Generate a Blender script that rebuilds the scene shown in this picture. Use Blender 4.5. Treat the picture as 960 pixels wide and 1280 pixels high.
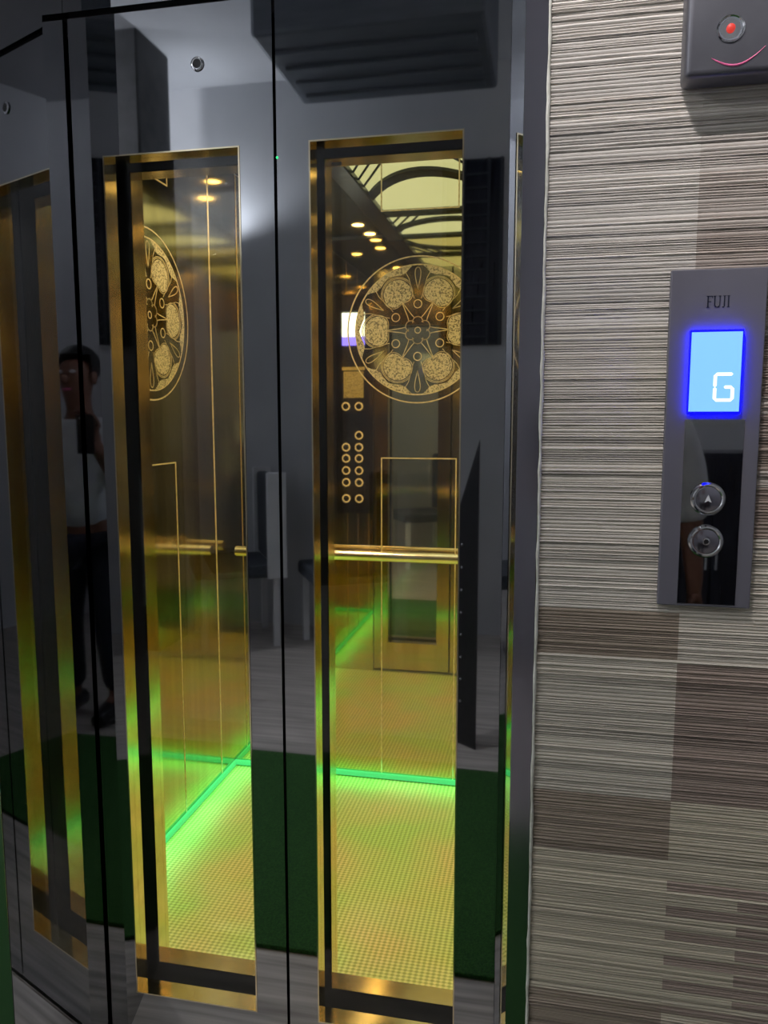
import bpy, bmesh, math, random
from mathutils import Vector, Matrix

for o in list(bpy.data.objects):
    bpy.data.objects.remove(o)
scn = bpy.context.scene
COL = scn.collection
R = math.radians
EYE = 1.293                       # eye height above the floor

# ---------------------------------------------------------------- camera
cd = bpy.data.cameras.new('camera')
cam = bpy.data.objects.new('camera', cd)
COL.objects.link(cam)
cam.location = (0, 0, EYE)
cam.rotation_euler = (R(90 - 6.8), 0, R(11.8))
cd.sensor_fit = 'VERTICAL'
cd.sensor_height = 36.0
cd.lens = 970 / 1280 * 36.0
cd.clip_start = 0.02
scn.camera = cam

# ---------------------------------------------------------------- world, exposure
w = bpy.data.worlds.new('world')
scn.world = w
w.use_nodes = True
w.node_tree.nodes['Background'].inputs[0].default_value = (0.5, 0.55, 0.65, 1)
w.node_tree.nodes['Background'].inputs[1].default_value = 0.15
vs = scn.view_settings
vs.view_transform = 'Standard'
vs.look = 'None'
vs.exposure = 0.0
vs.gamma = 1.0
vs.use_curve_mapping = False
scn.cycles.transparent_max_bounces = 32
scn.cycles.glossy_bounces = 10
scn.cycles.max_bounces = 16
scn.cycles.sample_clamp_indirect = 4.0

def lamp(name, kind, loc, energy, color, parent=None, **kw):
    l = bpy.data.lights.new(name, kind)
    l.energy = energy
    l.color = color
    for k, v in kw.items():
        setattr(l, k, v)
    o = bpy.data.objects.new(name, l)
    COL.objects.link(o)
    o.location = loc
    o.parent = parent
    return o

# ---------------------------------------------------------------- key dimensions (metres)
DY = 1.300            # landing door face
WY = 1.130            # lobby wall face
XL, XR = -0.840, -0.065   # door opening
SEAM = -0.4585
DOOR_T = 1.985        # top of the door leaves
CB0, CB1 = 1.435, 2.620   # cabin inside, front and back
CX0, CX1 = -1.120, 0.210
CZ = 2.165            # cabin ceiling
RX0, RX1, RY0, RZ = -4.2, 2.6, -2.0, 3.27     # lobby

# ---------------------------------------------------------------- material helpers
def mat(name, color, rough=0.5, metal=0.0, emit=None, estr=0.0, spec=None, coat=0.0):
    m = bpy.data.materials.new(name)
    m.use_nodes = True
    b = m.node_tree.nodes['Principled BSDF']
    b.inputs['Base Color'].default_value = (*color, 1)
    b.inputs['Roughness'].default_value = rough
    b.inputs['Metallic'].default_value = metal
    if spec is not None:
        b.inputs['Specular IOR Level'].default_value = spec
    if coat:
        b.inputs['Coat Weight'].default_value = coat
    if emit:
        b.inputs['Emission Color'].default_value = (*emit, 1)
        b.inputs['Emission Strength'].default_value = estr
    return m

def nt(m):
    return m.node_tree.nodes, m.node_tree.links, m.node_tree.nodes['Principled BSDF']

def add_noise_color(m, c1, c2, scale, stretch=(1, 1, 1), detail=4, lo=0.35, hi=0.65, bump=0.0, bdist=0.001):
    N, L, b = nt(m)
    tc = N.new('ShaderNodeTexCoord')
    mp = N.new('ShaderNodeMapping'); mp.inputs['Scale'].default_value = stretch
    no = N.new('ShaderNodeTexNoise'); no.inputs['Scale'].default_value = scale; no.inputs['Detail'].default_value = detail
    cr = N.new('ShaderNodeValToRGB')
    cr.color_ramp.elements[0].position = lo; cr.color_ramp.elements[0].color = (*c1, 1)
    cr.color_ramp.elements[1].position = hi; cr.color_ramp.elements[1].color = (*c2, 1)
    L.new(tc.outputs['Object'], mp.inputs[0]); L.new(mp.outputs[0], no.inputs['Vector'])
    L.new(no.outputs['Fac'], cr.inputs[0]); L.new(cr.outputs[0], b.inputs['Base Color'])
    if bump:
        bp = N.new('ShaderNodeBump'); bp.inputs['Strength'].default_value = bump; bp.inputs['Distance'].default_value = bdist
        L.new(no.outputs['Fac'], bp.inputs['Height']); L.new(bp.outputs[0], b.inputs['Normal'])
    return m

M = {}
M['black_mirror'] = add_noise_color(mat('black_mirror_steel', (0.2, 0.21, 0.23), 0.025, 1.0), (0.37, 0.38, 0.40), (0.41, 0.42, 0.44), 1.5)
M['frame_steel'] = add_noise_color(mat('frame_steel', (0.3, 0.3, 0.34), 0.16, 1.0), (0.36, 0.35, 0.41), (0.43, 0.42, 0.48), 6, (1, 1, 0.1))
M['black_paint'] = add_noise_color(mat('black_paint', (0.01, 0.01, 0.01), 0.3), (0.006, 0.006, 0.006), (0.014, 0.014, 0.013), 8)
M['gold_mirror'] = add_noise_color(mat('gold_mirror', (0.62, 0.47, 0.23), 0.03, 1.0), (0.64, 0.55, 0.33), (0.70, 0.60, 0.37), 2, (1, 1, 0.2))
M['gold_brushed'] = add_noise_color(mat('gold_brushed', (0.6, 0.5, 0.3), 0.11, 1.0), (0.60, 0.52, 0.33), (0.68, 0.59, 0.38), 24, (1, 1, 0.01), detail=1)
M['gold_trim'] = add_noise_color(mat('gold_trim', (0.85, 0.66, 0.36), 0.12, 1.0), (0.82, 0.70, 0.46), (0.92, 0.80, 0.55), 25, (1, 1, 1))
M['gold_rail'] = add_noise_color(mat('gold_rail', (0.95, 0.78, 0.5), 0.18, 1.0), (0.92, 0.74, 0.45), (0.98, 0.82, 0.55), 40)
M['gold_etch'] = add_noise_color(mat('gold_etch', (0.8, 0.6, 0.3), 0.45, 0.2), (0.62, 0.45, 0.20), (0.95, 0.74, 0.40), 90, lo=0.3, hi=0.6)
M['gold_stipple'] = add_noise_color(mat('gold_stipple', (0.7, 0.5, 0.25), 0.5, 0.2), (0.22, 0.16, 0.08), (0.88, 0.70, 0.40), 230, detail=2, lo=0.38, hi=0.52)
M['aluminium'] = add_noise_color(mat('aluminium_sill', (0.5, 0.48, 0.44), 0.3, 1.0), (0.42, 0.40, 0.36), (0.6, 0.58, 0.52), 30, (0.05, 1, 1))
M['white_caulk'] = add_noise_color(mat('caulk', (0.7, 0.69, 0.6), 0.7), (0.6, 0.59, 0.5), (0.8, 0.79, 0.7), 60)
M['white_wall'] = add_noise_color(mat('white_paint', (0.6, 0.61, 0.63), 0.7), (0.56, 0.57, 0.60), (0.62, 0.63, 0.66), 2)
M['ceiling_paint'] = add_noise_color(mat('ceiling_paint', (0.5, 0.5, 0.52), 0.8), (0.46, 0.47, 0.5), (0.54, 0.55, 0.58), 1.5)
M['charcoal'] = add_noise_color(mat('charcoal', (0.03, 0.03, 0.035), 0.6), (0.02, 0.021, 0.024), (0.04, 0.042, 0.046), 12)
M['slate'] = add_noise_color(mat('slate_fabric', (0.04, 0.05, 0.065), 0.8), (0.03, 0.037, 0.05), (0.06, 0.07, 0.085), 90)
M['navy_gloss'] = add_noise_color(mat('navy_gloss', (0.012, 0.015, 0.03), 0.25), (0.008, 0.01, 0.022), (0.03, 0.034, 0.05), 9, (6, 1, 0.4))
M['white_gloss'] = add_noise_color(mat('white_plastic', (0.75, 0.76, 0.78), 0.35), (0.7, 0.71, 0.73), (0.8, 0.81, 0.83), 5)
M['ac_grey'] = add_noise_color(mat('unit_grey', (0.10, 0.12, 0.15), 0.5), (0.12, 0.14, 0.17), (0.15, 0.17, 0.20), 4, (1, 8, 8))
M['chrome'] = add_noise_color(mat('chrome', (0.75, 0.75, 0.77), 0.08, 1.0), (0.72, 0.72, 0.74), (0.8, 0.8, 0.82), 10)
M['mat_green'] = add_noise_color(mat('green_mat', (0.01, 0.06, 0.008), 0.95), (0.006, 0.05, 0.006), (0.03, 0.12, 0.015), 220, detail=3, bump=0.6, bdist=0.004)
M['leather'] = add_noise_color(mat('black_leather', (0.012, 0.012, 0.013), 0.3), (0.009, 0.009, 0.01), (0.018, 0.018, 0.019), 60, bump=0.3)
M['panel_grey'] = add_noise_color(mat('panel_grey', (0.3, 0.3, 0.35), 0.5, 0.1), (0.125, 0.12, 0.145), (0.15, 0.145, 0.17), 4, (1, 1, 0.2))
M['box_grey'] = add_noise_color(mat('box_grey', (0.2, 0.2, 0.23), 0.4, 0.4), (0.105, 0.105, 0.12), (0.125, 0.125, 0.14), 14)
M['skin'] = add_noise_color(mat('skin', (0.22, 0.10, 0.065), 0.55), (0.20, 0.09, 0.055), (0.26, 0.12, 0.08), 12)
M['shirt'] = add_noise_color(mat('white_cotton', (0.72, 0.76, 0.8), 0.85), (0.66, 0.70, 0.75), (0.78, 0.82, 0.86), 14, bump=0.5, bdist=0.01)
M['denim'] = add_noise_color(mat('dark_denim', (0.02, 0.025, 0.04), 0.9), (0.014, 0.018, 0.03), (0.03, 0.036, 0.055), 60)
M['hair'] = add_noise_color(mat('black_hair', (0.008, 0.007, 0.006), 0.5), (0.005, 0.005, 0.005), (0.014, 0.012, 0.011), 60, (1, 1, 0.2))

def emis(name, color, s):
    m = mat(name, tuple(c * 0.3 for c in color), 0.5, 0, color, s)
    return m
M['lamp_cool'] = emis('lamp_cool', (0.92, 0.96, 1.0), 14)
M['lamp_warm'] = emis('lamp_warm', (1.0, 0.74, 0.32), 22)
M['acrylic'] = emis('lit_acrylic', (0.86, 0.95, 0.72), 1.1)
M['green_led'] = emis('green_led', (0.10, 0.80, 0.26), 0.7)
M['lcd'] = emis('lcd_blue', (0.23, 0.56, 1.0), 1.0)
M['lcd_glyph'] = emis('lcd_white', (1.0, 1.0, 1.0), 1.3)
M['lcd_edge'] = emis('lcd_edge', (0.0, 0.0, 1.0), 22)
M['red_led'] = emis('red_led', (1.0, 0.07, 0.05), 0.55)
M['screen_white'] = emis('screen_white', (0.75, 0.88, 1.0), 5)
M['screen_blue'] = emis('screen_blue', (0.12, 0.1, 1.0), 6)
M['phone_light'] = emis('phone_light', (0.9, 0.95, 1.0), 8)
M['green_pilot'] = emis('green_pilot', (0.05, 1.0, 0.3), 1.2)

# wall covering: printed blocks and painted light falloff, stored on the mesh
m = mat('ribbed_wallcovering', (0.5, 0.46, 0.4), 0.5, spec=0.35)
N, L, b = nt(m)
at = N.new('ShaderNodeAttribute'); at.attribute_name = 'print'
tc = N.new('ShaderNodeTexCoord'); mp = N.new('ShaderNodeMapping'); mp.inputs['Scale'].default_value = (0.7, 1, 420)
no = N.new('ShaderNodeTexNoise'); no.inputs['Scale'].default_value = 1.0; no.inputs['Detail'].default_value = 5
mr = N.new('ShaderNodeMapRange'); mr.inputs['From Min'].default_value = 0.3; mr.inputs['From Max'].default_value = 0.7
mr.inputs['To Min'].default_value = 0.82; mr.inputs['To Max'].default_value = 1.15
mx = N.new('ShaderNodeMix'); mx.data_type = 'RGBA'; mx.blend_type = 'MULTIPLY'; mx.inputs[0].default_value = 1.0
L.new(tc.outputs['Object'], mp.inputs[0]); L.new(mp.outputs[0], no.inputs['Vector']); L.new(no.outputs['Fac'], mr.inputs['Value'])
L.new(at.outputs['Color'], mx.inputs[6]); L.new(mr.outputs[0], mx.inputs[7]); L.new(mx.outputs[2], b.inputs['Base Color'])
bp = N.new('ShaderNodeBump'); bp.inputs['Strength'].default_value = 0.12; bp.inputs['Distance'].default_value = 0.0006
L.new(no.outputs['Fac'], bp.inputs['Height']); L.new(bp.outputs[0], b.inputs['Normal'])
M['ribbed'] = m

# clear glass: transparent with a fresnel gloss
m = bpy.data.materials.new('clear_glass'); m.use_nodes = True
N, L = m.node_tree.nodes, m.node_tree.links
N.remove(N['Principled BSDF'])
tr = N.new('ShaderNodeBsdfTransparent'); tr.inputs[0].default_value = (0.985, 0.99, 0.975, 1)
gl = N.new('ShaderNodeBsdfGlossy'); gl.inputs['Roughness'].default_value = 0.01; gl.inputs[0].default_value = (1, 1, 1, 1)
lwt = N.new('ShaderNodeLayerWeight'); lwt.inputs[0].default_value = 0.5
pw = N.new('ShaderNodeMath'); pw.operation = 'POWER'; pw.inputs[1].default_value = 5.0
fr = N.new('ShaderNodeMath'); fr.operation = 'MULTIPLY_ADD'; fr.inputs[1].default_value = 0.96; fr.inputs[2].default_value = 0.03
L.new(lwt.outputs['Facing'], pw.inputs[0]); L.new(pw.outputs[0], fr.inputs[0])
mxs = N.new('ShaderNodeMixShader')
L.new(fr.outputs[0], mxs.inputs[0]); L.new(tr.outputs[0], mxs.inputs[1]); L.new(gl.outputs[0], mxs.inputs[2])
L.new(mxs.outputs[0], N['Material Output'].inputs[0])
M['glass'] = m

# cabin floor: embossed iridescent vinyl, rows of small lozenges
m = mat('embossed_floor', (0.4, 0.4, 0.05), 0.42, 0.0, spec=0.5)
N, L, b = nt(m)
tc = N.new('ShaderNodeTexCoord')
sx = N.new('ShaderNodeSeparateXYZ'); L.new(tc.outputs['Object'], sx.inputs[0])
def mth(op, a, b2=None, v=None):
    n = N.new('ShaderNodeMath'); n.operation = op
    if hasattr(a, 'links'): L.new(a, n.inputs[0])
    else: n.inputs[0].default_value = a
    if b2 is not None:
        if hasattr(b2, 'links'): L.new(b2, n.inputs[1])
        else: n.inputs[1].default_value = b2
    return n.outputs[0]
P = 0.0135
u = mth('MULTIPLY', sx.outputs[0], math.pi / P)
v = mth('MULTIPLY', sx.outputs[1], math.pi / (P * 0.8))
s1 = mth('SINE', mth('ADD', u, v)); s2 = mth('SINE', mth('SUBTRACT', u, v))
prod = mth('MULTIPLY', s1, s2)
cr = N.new('ShaderNodeValToRGB')
cr.color_ramp.elements[0].position = 0.2; cr.color_ramp.elements[0].color = (0.46, 0.50, 0.17, 1)
cr.color_ramp.elements[1].position = 0.75; cr.color_ramp.elements[1].color = (0.95, 0.89, 0.52, 1)
L.new(mth('ADD', mth('MULTIPLY', prod, 0.5), 0.5), cr.inputs[0])
no = N.new('ShaderNodeTexNoise'); no.inputs['Scale'].default_value = 3.2; no.inputs['Detail'].default_value = 2
L.new(tc.outputs['Object'], no.inputs['Vector'])
cr2 = N.new('ShaderNodeValToRGB')
cr2.color_ramp.elements[0].position = 0.35; cr2.color_ramp.elements[0].color = (0.72, 1.0, 0.55, 1)
cr2.color_ramp.elements[1].position = 0.62; cr2.color_ramp.elements[1].color = (1.0, 0.88, 0.7, 1)
L.new(no.outputs['Fac'], cr2.inputs[0])
mx = N.new('ShaderNodeMix'); mx.data_type = 'RGBA'; mx.blend_type = 'MULTIPLY'; mx.inputs[0].default_value = 1.0
L.new(cr.outputs[0], mx.inputs[6]); L.new(cr2.outputs[0], mx.inputs[7]); L.new(mx.outputs[2], b.inputs['Base Color'])
bp = N.new('ShaderNodeBump'); bp.inputs['Strength'].default_value = 0.5; bp.inputs['Distance'].default_value = 0.002
L.new(prod, bp.inputs['Height']); L.new(bp.outputs[0], b.inputs['Normal'])
M['cabin_floor'] = m

# lobby floor: grey streaked boards
m = add_noise_color(mat('grey_laminate', (0.3, 0.28, 0.26), 0.28), (0.28, 0.255, 0.23), (0.62, 0.57, 0.52), 7, (0.35, 7, 1), detail=6, lo=0.3, hi=0.7)
M['laminate'] = m

# ---------------------------------------------------------------- mesh helpers
class MB:
    def __init__(s):
        s.v = []; s.f = []
    def box(s, x0, x1, y0, y1, z0, z1):
        i = len(s.v)
        s.v += [(x0, y0, z0), (x1, y0, z0), (x1, y1, z0), (x0, y1, z0), (x0, y0, z1), (x1, y0, z1), (x1, y1, z1), (x0, y1, z1)]
        s.f += [tuple(i + k for k in q) for q in ((3, 2, 1, 0), (4, 5, 6, 7), (0, 1, 5, 4), (1, 2, 6, 5), (2, 3, 7, 6), (3, 0, 4, 7))]
        return s
    def poly(s, pts):
        i = len(s.v); s.v += [tuple(p) for p in pts]; s.f.append(tuple(range(i, i + len(pts)))); return s
    def prism(s, pts, z0, z1):
        """vertical prism over an XY outline (counter-clockwise)"""
        i = len(s.v); n = len(pts)
        s.v += [(p[0], p[1], z0) for p in pts] + [(p[0], p[1], z1) for p in pts]
        s.f.append(tuple(i + k for k in reversed(range(n)))); s.f.append(tuple(i + n + k for k in range(n)))
        for k in range(n):
            k2 = (k + 1) % n
            s.f.append((i + k, i + k2, i + n + k2, i + n + k))
        return s
    def ring(s, x0, x1, z0, z1, hx0, hx1, hz0, hz1, y0, y1):
        """slab in XZ with a rectangular hole, between y0 and y1"""
        o = [(x0, z0), (x1, z0), (x1, z1), (x0, z1)]; h = [(hx0, hz0), (hx1, hz0), (hx1, hz1), (hx0, hz1)]
        i = len(s.v)
        for y in (y0, y1):
            s.v += [(p[0], y, p[1]) for p in o] + [(p[0], y, p[1]) for p in h]
        for k in range(4):
            k2 = (k + 1) % 4
            s.f.append((i + k, i + k2, i + 4 + k2, i + 4 + k))
            s.f.append((i + 8 + k2, i + 8 + k, i + 12 + k, i + 12 + k2))
            s.f.append((i + k2, i + k, i + 8 + k, i + 8 + k2))
            s.f.append((i + 4 + k, i + 4 + k2, i + 12 + k2, i + 12 + k))
        return s
    def tube(s, pts, r, n=16, caps=True):
        pts = [Vector(p) for p in pts]
        rings = []
        up = None
        for k, p in enumerate(pts):
            t = (pts[min(k + 1, len(pts) - 1)] - pts[max(k - 1, 0)]).normalized()
            if up is None or abs(up.dot(t)) > 0.95:
                up = Vector((0, 0, 1)) if abs(t.z) < 0.9 else Vector((1, 0, 0))
            a = t.cross(up).normalized(); c = a.cross(t).normalized(); up = c
            i = len(s.v)
            rr = r[k] if isinstance(r, (list, tuple)) else r
            s.v += [tuple(p + a * rr * math.cos(2 * math.pi * q / n) + c * rr * math.sin(2 * math.pi * q / n)) for q in range(n)]
            rings.append(i)
        for A, B in zip(rings, rings[1:]):
            for q in range(n):
                q2 = (q + 1) % n
                s.f.append((A + q, A + q2, B + q2, B + q))
        if caps:
            s.f.append(tuple(rings[0] + q for q in reversed(range(n)))); s.f.append(tuple(rings[-1] + q for q in range(n)))
        return s
    def lathe(s, c, axis, prof, n=32):
        """prof: list of (radius, distance along axis)"""
        c = Vector(c); ax = Vector(axis).normalized()
        a = ax.orthogonal().normalized(); b2 = ax.cross(a)
        rings = []
        for r, d in prof:
            i = len(s.v)
            s.v += [tuple(c + ax * d + (a * math.cos(2 * math.pi * q / n) + b2 * math.sin(2 * math.pi * q / n)) * r) for q in range(n)]
            rings.append(i)
        for A, B in zip(rings, rings[1:]):
            for q in range(n):
                q2 = (q + 1) % n
                s.f.append((A + q, A + q2, B + q2, B + q))
        s.f.append(tuple(rings[0] + q for q in reversed(range(n)))); s.f.append(tuple(rings[-1] + q for q in range(n)))
        return s
    def build(s, name, material, parent=None, bevel=0, smooth=False, segs=2):
        me = bpy.data.meshes.new(name)
        me.from_pydata(s.v, [], s.f)
        bm = bmesh.new(); bm.from_mesh(me)
        bmesh.ops.recalc_face_normals(bm, faces=bm.faces)
        if bevel:
            ed = [e for e in bm.edges if len(e.link_faces) == 2 and e.calc_face_angle(0) > 0.6]
            bmesh.ops.bevel(bm, geom=ed, offset=bevel, segments=segs, profile=0.5, affect='EDGES', clamp_overlap=True)
        bm.to_mesh(me); bm.free()
        me.materials.append(M[material])
        if smooth:
            for p in me.polygons: p.use_smooth = True
            try: me.set_sharp_from_angle(angle=R(35))
            except Exception: pass
        o = bpy.data.objects.new(name, me)
        COL.objects.link(o)
        if parent: put_under(o, parent)
        return o

def put_under(o, parent):
    o.parent = parent
    m4 = Matrix.Identity(4)
    p = parent
    chain = []
    while p:
        chain.append(p); p = p.parent
    for q in reversed(chain):
        m4 = m4 @ q.matrix_parent_inverse @ Matrix.LocRotScale(q.location, q.rotation_euler, q.scale)
    o.matrix_parent_inverse = m4.inverted()

def empty(name, loc):
    o = bpy.data.objects.new(name, None)
    o.empty_display_size = 0.1
    COL.objects.link(o); o.location = loc
    return o

def tag(o, label, cat, group=None):
    o['label'] = label; o['category'] = cat
    if group: o['group'] = group
    return o

def structure(o, label=None):
    o['kind'] = 'structure'
    if label: o['label'] = label
    return o

# ================================================================ LOBBY SHELL
structure(MB().box(RX0, RX1, RY0, DY - 0.004, -0.06, 0).build('floor', 'laminate'), 'grey streaked laminate floor of the lift lobby')
structure(MB().box(RX0, RX1, RY0, WY, RZ, RZ + 0.06).build('ceiling', 'ceiling_paint'))
structure(MB().box(RX0, RX1, RY0 - 0.1, RY0, 0, RZ).build('wall_back', 'white_wall'))
structure(MB().box(RX0 - 0.1, RX0, RY0, WY + 0.17, 0, RZ).build('wall_left', 'white_wall'))
structure(MB().box(RX1, RX1 + 0.1, RY0, WY + 0.17, 0, RZ).build('wall_right', 'white_wall'))
FL = -0.876 - 0.034
structure(MB().box(RX0, FL - 0.002, 1.075, WY + 0.17, 0, RZ).build('wall_front_left', 'white_wall'))
FT = 2.42
structure(MB().box(FL - 0.002, -0.0145, WY, WY + 0.17, FT, RZ).build('wall_front_top', 'white_wall'))

# ribbed wall covering right of the lift: every rib is real relief, printed blocks and painted falloff per face
def zpix(y, x=760):     # height on the wall for notes below
    return y
random.seed(11)
X0, X1 = -0.0085, RX1
BEIGE = (0.66, 0.61, 0.55); BEIGE_DIM = (0.54, 0.475, 0.365); BROWN = (0.34, 0.265, 0.22); UMBER = (0.33, 0.265, 0.205)
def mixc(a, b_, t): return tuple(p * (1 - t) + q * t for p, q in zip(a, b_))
def block(x, z):
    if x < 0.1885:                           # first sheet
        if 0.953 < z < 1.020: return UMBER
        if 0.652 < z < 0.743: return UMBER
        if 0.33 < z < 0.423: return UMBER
        if z < 0.652: return BEIGE_DIM  # beige steps darker downwards: light falloff put into the colour
        if z < 0.953: return mixc(BEIGE, BEIGE_DIM, 0.55)
        if z < 1.42: return mixc(BEIGE, BEIGE_DIM, 0.3)
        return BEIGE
    k = int((x - 0.1885) // 0.0975)          # second sheet and on
    if z > 1.661: return BEIGE
    if z > 1.615: return mixc(BEIGE, BROWN, 0.25)
    if z > 1.54: return mixc(BEIGE, BROWN, 0.5)
    if z > 1.46: return mixc(BEIGE, BROWN, 0.7)
    if z > 1.13: return BROWN if int(z * 40) % 4 else mixc(BEIGE, BROWN, 0.5)
    if z > 0.95: return mixc(BEIGE, BEIGE_DIM, 0.5)
    if z > 0.743: return BROWN
    if z > 0.623: return BEIGE_DIM
    if z > 0.30:
        ph = (0.6195 - z) / 0.0392
        fr_ = ph - math.floor(ph)
        if fr_ < 0.36: return BROWN
        if k >= 1 and 0.47 < fr_ < 0.85: return BROWN
        return BEIGE_DIM
    return BROWN if int(z / 0.07) % 2 else BEIGE_DIM
rows = [0.0]
while rows[-1] < RZ:
    rows.append(rows[-1] + random.choice((0.0026, 0.003, 0.0034, 0.004, 0.0048, 0.0058)))
xs = [X0]
while xs[-1] < 0.62: xs.append(xs[-1] + 0.0325)
xs = sorted(set([round(a, 4) for a in xs] + [0.1885, 0.1886, 0.286, 0.2861, 0.3835, 0.3836]))
x = xs[-1]
while x < X1 - 0.3:
    x += 0.25; xs.append(x)
xs.append(X1)
verts, faces, cols = [], [], []
nx = len(xs)
for zi, (za, zb) in enumerate(zip(rows, rows[1:])):
    h = zb - za
    big = random.random()
    d = random.uniform(0.0012, 0.0024) if big < 0.85 else random.uniform(0.0026, 0.0036)
    tone = random.uniform(0.78, 1.16) * (0.66 if random.random() < 0.09 else 1.0) * (1.12 if big > 0.93 else 1.0)
    drift = [random.uniform(-0.25, 0.25) for _ in range(nx)]
    base = len(verts)
    prof = ((0.0, 0.0), (0.14, 0.62), (0.48, 1.0), (0.84, 0.72), (1.0, 0.0))
    for tt, dd in prof:
        for k, xx in enumerate(xs):
            verts.append((xx, WY - d * dd * (1 + drift[k]) , za + h * tt + (drift[k] * 0.0006 if 0 < tt < 1 else 0)))
    for a in range(4):
        for k in range(nx - 1):
            faces.append((base + a * nx + k, base + a * nx + k + 1, base + (a + 1) * nx + k + 1, base + (a + 1) * nx + k))
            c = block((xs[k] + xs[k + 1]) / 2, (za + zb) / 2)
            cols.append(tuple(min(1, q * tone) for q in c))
# the slab behind the ribs
i0 = len(verts)
verts += [(X0, WY + 0.001, 0), (X1, WY + 0.001, 0), (X1, WY + 0.17, 0), (X0, WY + 0.17, 0), (X0, WY + 0.001, RZ), (X1, WY + 0.001, RZ), (X1, WY + 0.17, RZ), (X0, WY + 0.17, RZ)]
for q in ((1, 2, 6, 5), (2, 3, 7, 6), (3, 0, 4, 7), (4, 5, 6, 7), (0, 3, 2, 1)):
    faces.append(tuple(i0 + k for k in q)); cols.append(BEIGE)
me = bpy.data.meshes.new('wall_front_right'); me.from_pydata(verts, [], faces)
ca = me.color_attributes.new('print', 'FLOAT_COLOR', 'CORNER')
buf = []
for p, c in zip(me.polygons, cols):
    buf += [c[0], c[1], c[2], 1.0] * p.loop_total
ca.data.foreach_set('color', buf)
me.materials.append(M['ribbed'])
wf = bpy.data.objects.new('wall_front_right', me); COL.objects.link(wf)
structure(wf, 'ribbed beige and brown wall covering beside the lift door')

# pillar
structure(MB().box(-2.48, -2.09, -1.60, -1.25, 0, RZ).build('wall_pillar', 'charcoal', bevel=0.01), 'dark square pillar in the lobby')

# ================================================================ DOOR FRAME
S1Y = DY - 0.065
fr_ = empty('trim_1', (SEAM, WY, 0)); structure(fr_, 'polished steel door frame with folded jambs')
OR = XR + 0.0235; OL = XL - 0.0235            # outer corners of the splayed jambs
LWY = 1.075
OLL = XL - (S1Y - LWY) * 0.2238
def jamb(name, inner, outer, sgn, WY=WY):
    back = inner + sgn * (abs(outer - inner) + 0.012)
    j = MB()
    face_o = outer + sgn * 0.0305
    mid = [(outer, S1Y - 0.055)] if sgn > 0 else []
    pts = [(inner, DY + 0.03), (inner, S1Y)] + mid + [(outer, WY - 0.003), (face_o, WY - 0.003), (face_o, WY + 0.02), (back + sgn * 0.012, WY + 0.06), (back + sgn * 0.012, DY + 0.03)]
    j.prism(pts if sgn > 0 else pts[::-1], 0, FT)
    return j
jl = jamb('jamb', XL, OLL, -1, LWY).build('jamb', 'black_mirror', fr_)
jr = jamb('jamb', XR, OR, 1).build('jamb', 'black_mirror', fr_)
for sgn, outer, wy_ in ((-1, OLL, LWY), (1, OR, WY)):
    a, b_ = sorted((outer + sgn * 0.0008, outer + sgn * 0.0305))
    MB().box(a, b_, wy_ - 0.0045, wy_ - 0.0032, 0.0, FT).build('face_plate', 'frame_steel', fr_)
MB().box(XL + 0.0005, XR - 0.0005, DY - 0.006, DY + 0.03, DOOR_T + 0.008, FT - 0.002).build('header', 'black_mirror', fr_)
MB().box(XL, XR, DY + 0.012, DY + 0.03, DOOR_T - 0.02, DOOR_T + 0.02).build('header_gap', 'black_paint', fr_)
MB().box(XL - 0.03, XR + 0.03, WY - 0.003, DY - 0.008, FT - 0.05, FT - 0.001).build('soffit', 'black_mirror', fr_)
cz = MB()
random.seed(3)
zq = 0.0
cz_pts = []
while zq < FT:
    cz_pts.append((OR + 0.0325 + random.uniform(-0.0006, 0.0008), WY - 0.0035, zq)); zq += 0.02
cz.tube(cz_pts, [random.uniform(0.0016, 0.003) for _ in cz_pts], 8)
cz.build('sealant_bead', 'white_caulk', fr_, smooth=True)

# ================================================================ DOOR LEAVES
WZ0, WZ1 = 0.155, 1.751
W1 = (-0.775, -0.5245); W2 = (-0.397, -0.143)
def door(name, x0, x1, win, y0, y1, label, outer, zb=0.012, zt=DOOR_T):
    root = empty(name, ((x0 + x1) / 2, y0, zb)); structure(root, label)
    a, b_ = win
    e = 0.0025
    MB().ring(x0, x1, zb, zt, a - e, b_ + e, WZ0 - e, WZ1 + e, y0, y1).build('leaf', 'black_mirror' if outer else 'black_paint', root)
    # lining of the window opening, a hair proud of the leaf
    MB().ring(a - e, b_ + e, WZ0 - e, WZ1 + e, a, b_, WZ0, WZ1, y0 - 0.0015, y1 + 0.001).build('window_lining', 'gold_trim', root)
    yc = y0 + 0.014 if outer else y1 - 0.014
    MB().box(a, b_, yc, yc + 0.005, WZ0, WZ1).build('glass_pane', 'glass', root)
    if not outer:
        MB().ring(x0 + 0.002, x1 - 0.002, zb + 0.002, zt - 0.002, a - e - 0.001, b_ + e + 0.001, WZ0 - e, WZ1 + e, y1, y1 + 0.002).build('inner_facing', 'gold_brushed', root)
    return root
d1 = door('door_1', XL + 0.005, SEAM - 0.0028, W1, DY, DY + 0.036, 'black mirror steel landing door leaf with keyhole', True)
d2 = door('door_2', SEAM + 0.0028, XR - 0.004, W2, DY, DY + 0.036, 'black mirror steel landing door leaf nearest the ribbed wall', True)
d3 = door('door_3', XL - 0.01, SEAM - 0.002, W1, DY + 0.090, CB0 - 0.004, 'inner cabin door leaf seen through the keyhole leaf', False, zt=2.02)
d4 = door('door_4', SEAM + 0.002, XR + 0.01, W2, DY + 0.090, CB0 - 0.004, 'inner cabin door leaf nearest the ribbed wall', False, zt=2.02)
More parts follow.
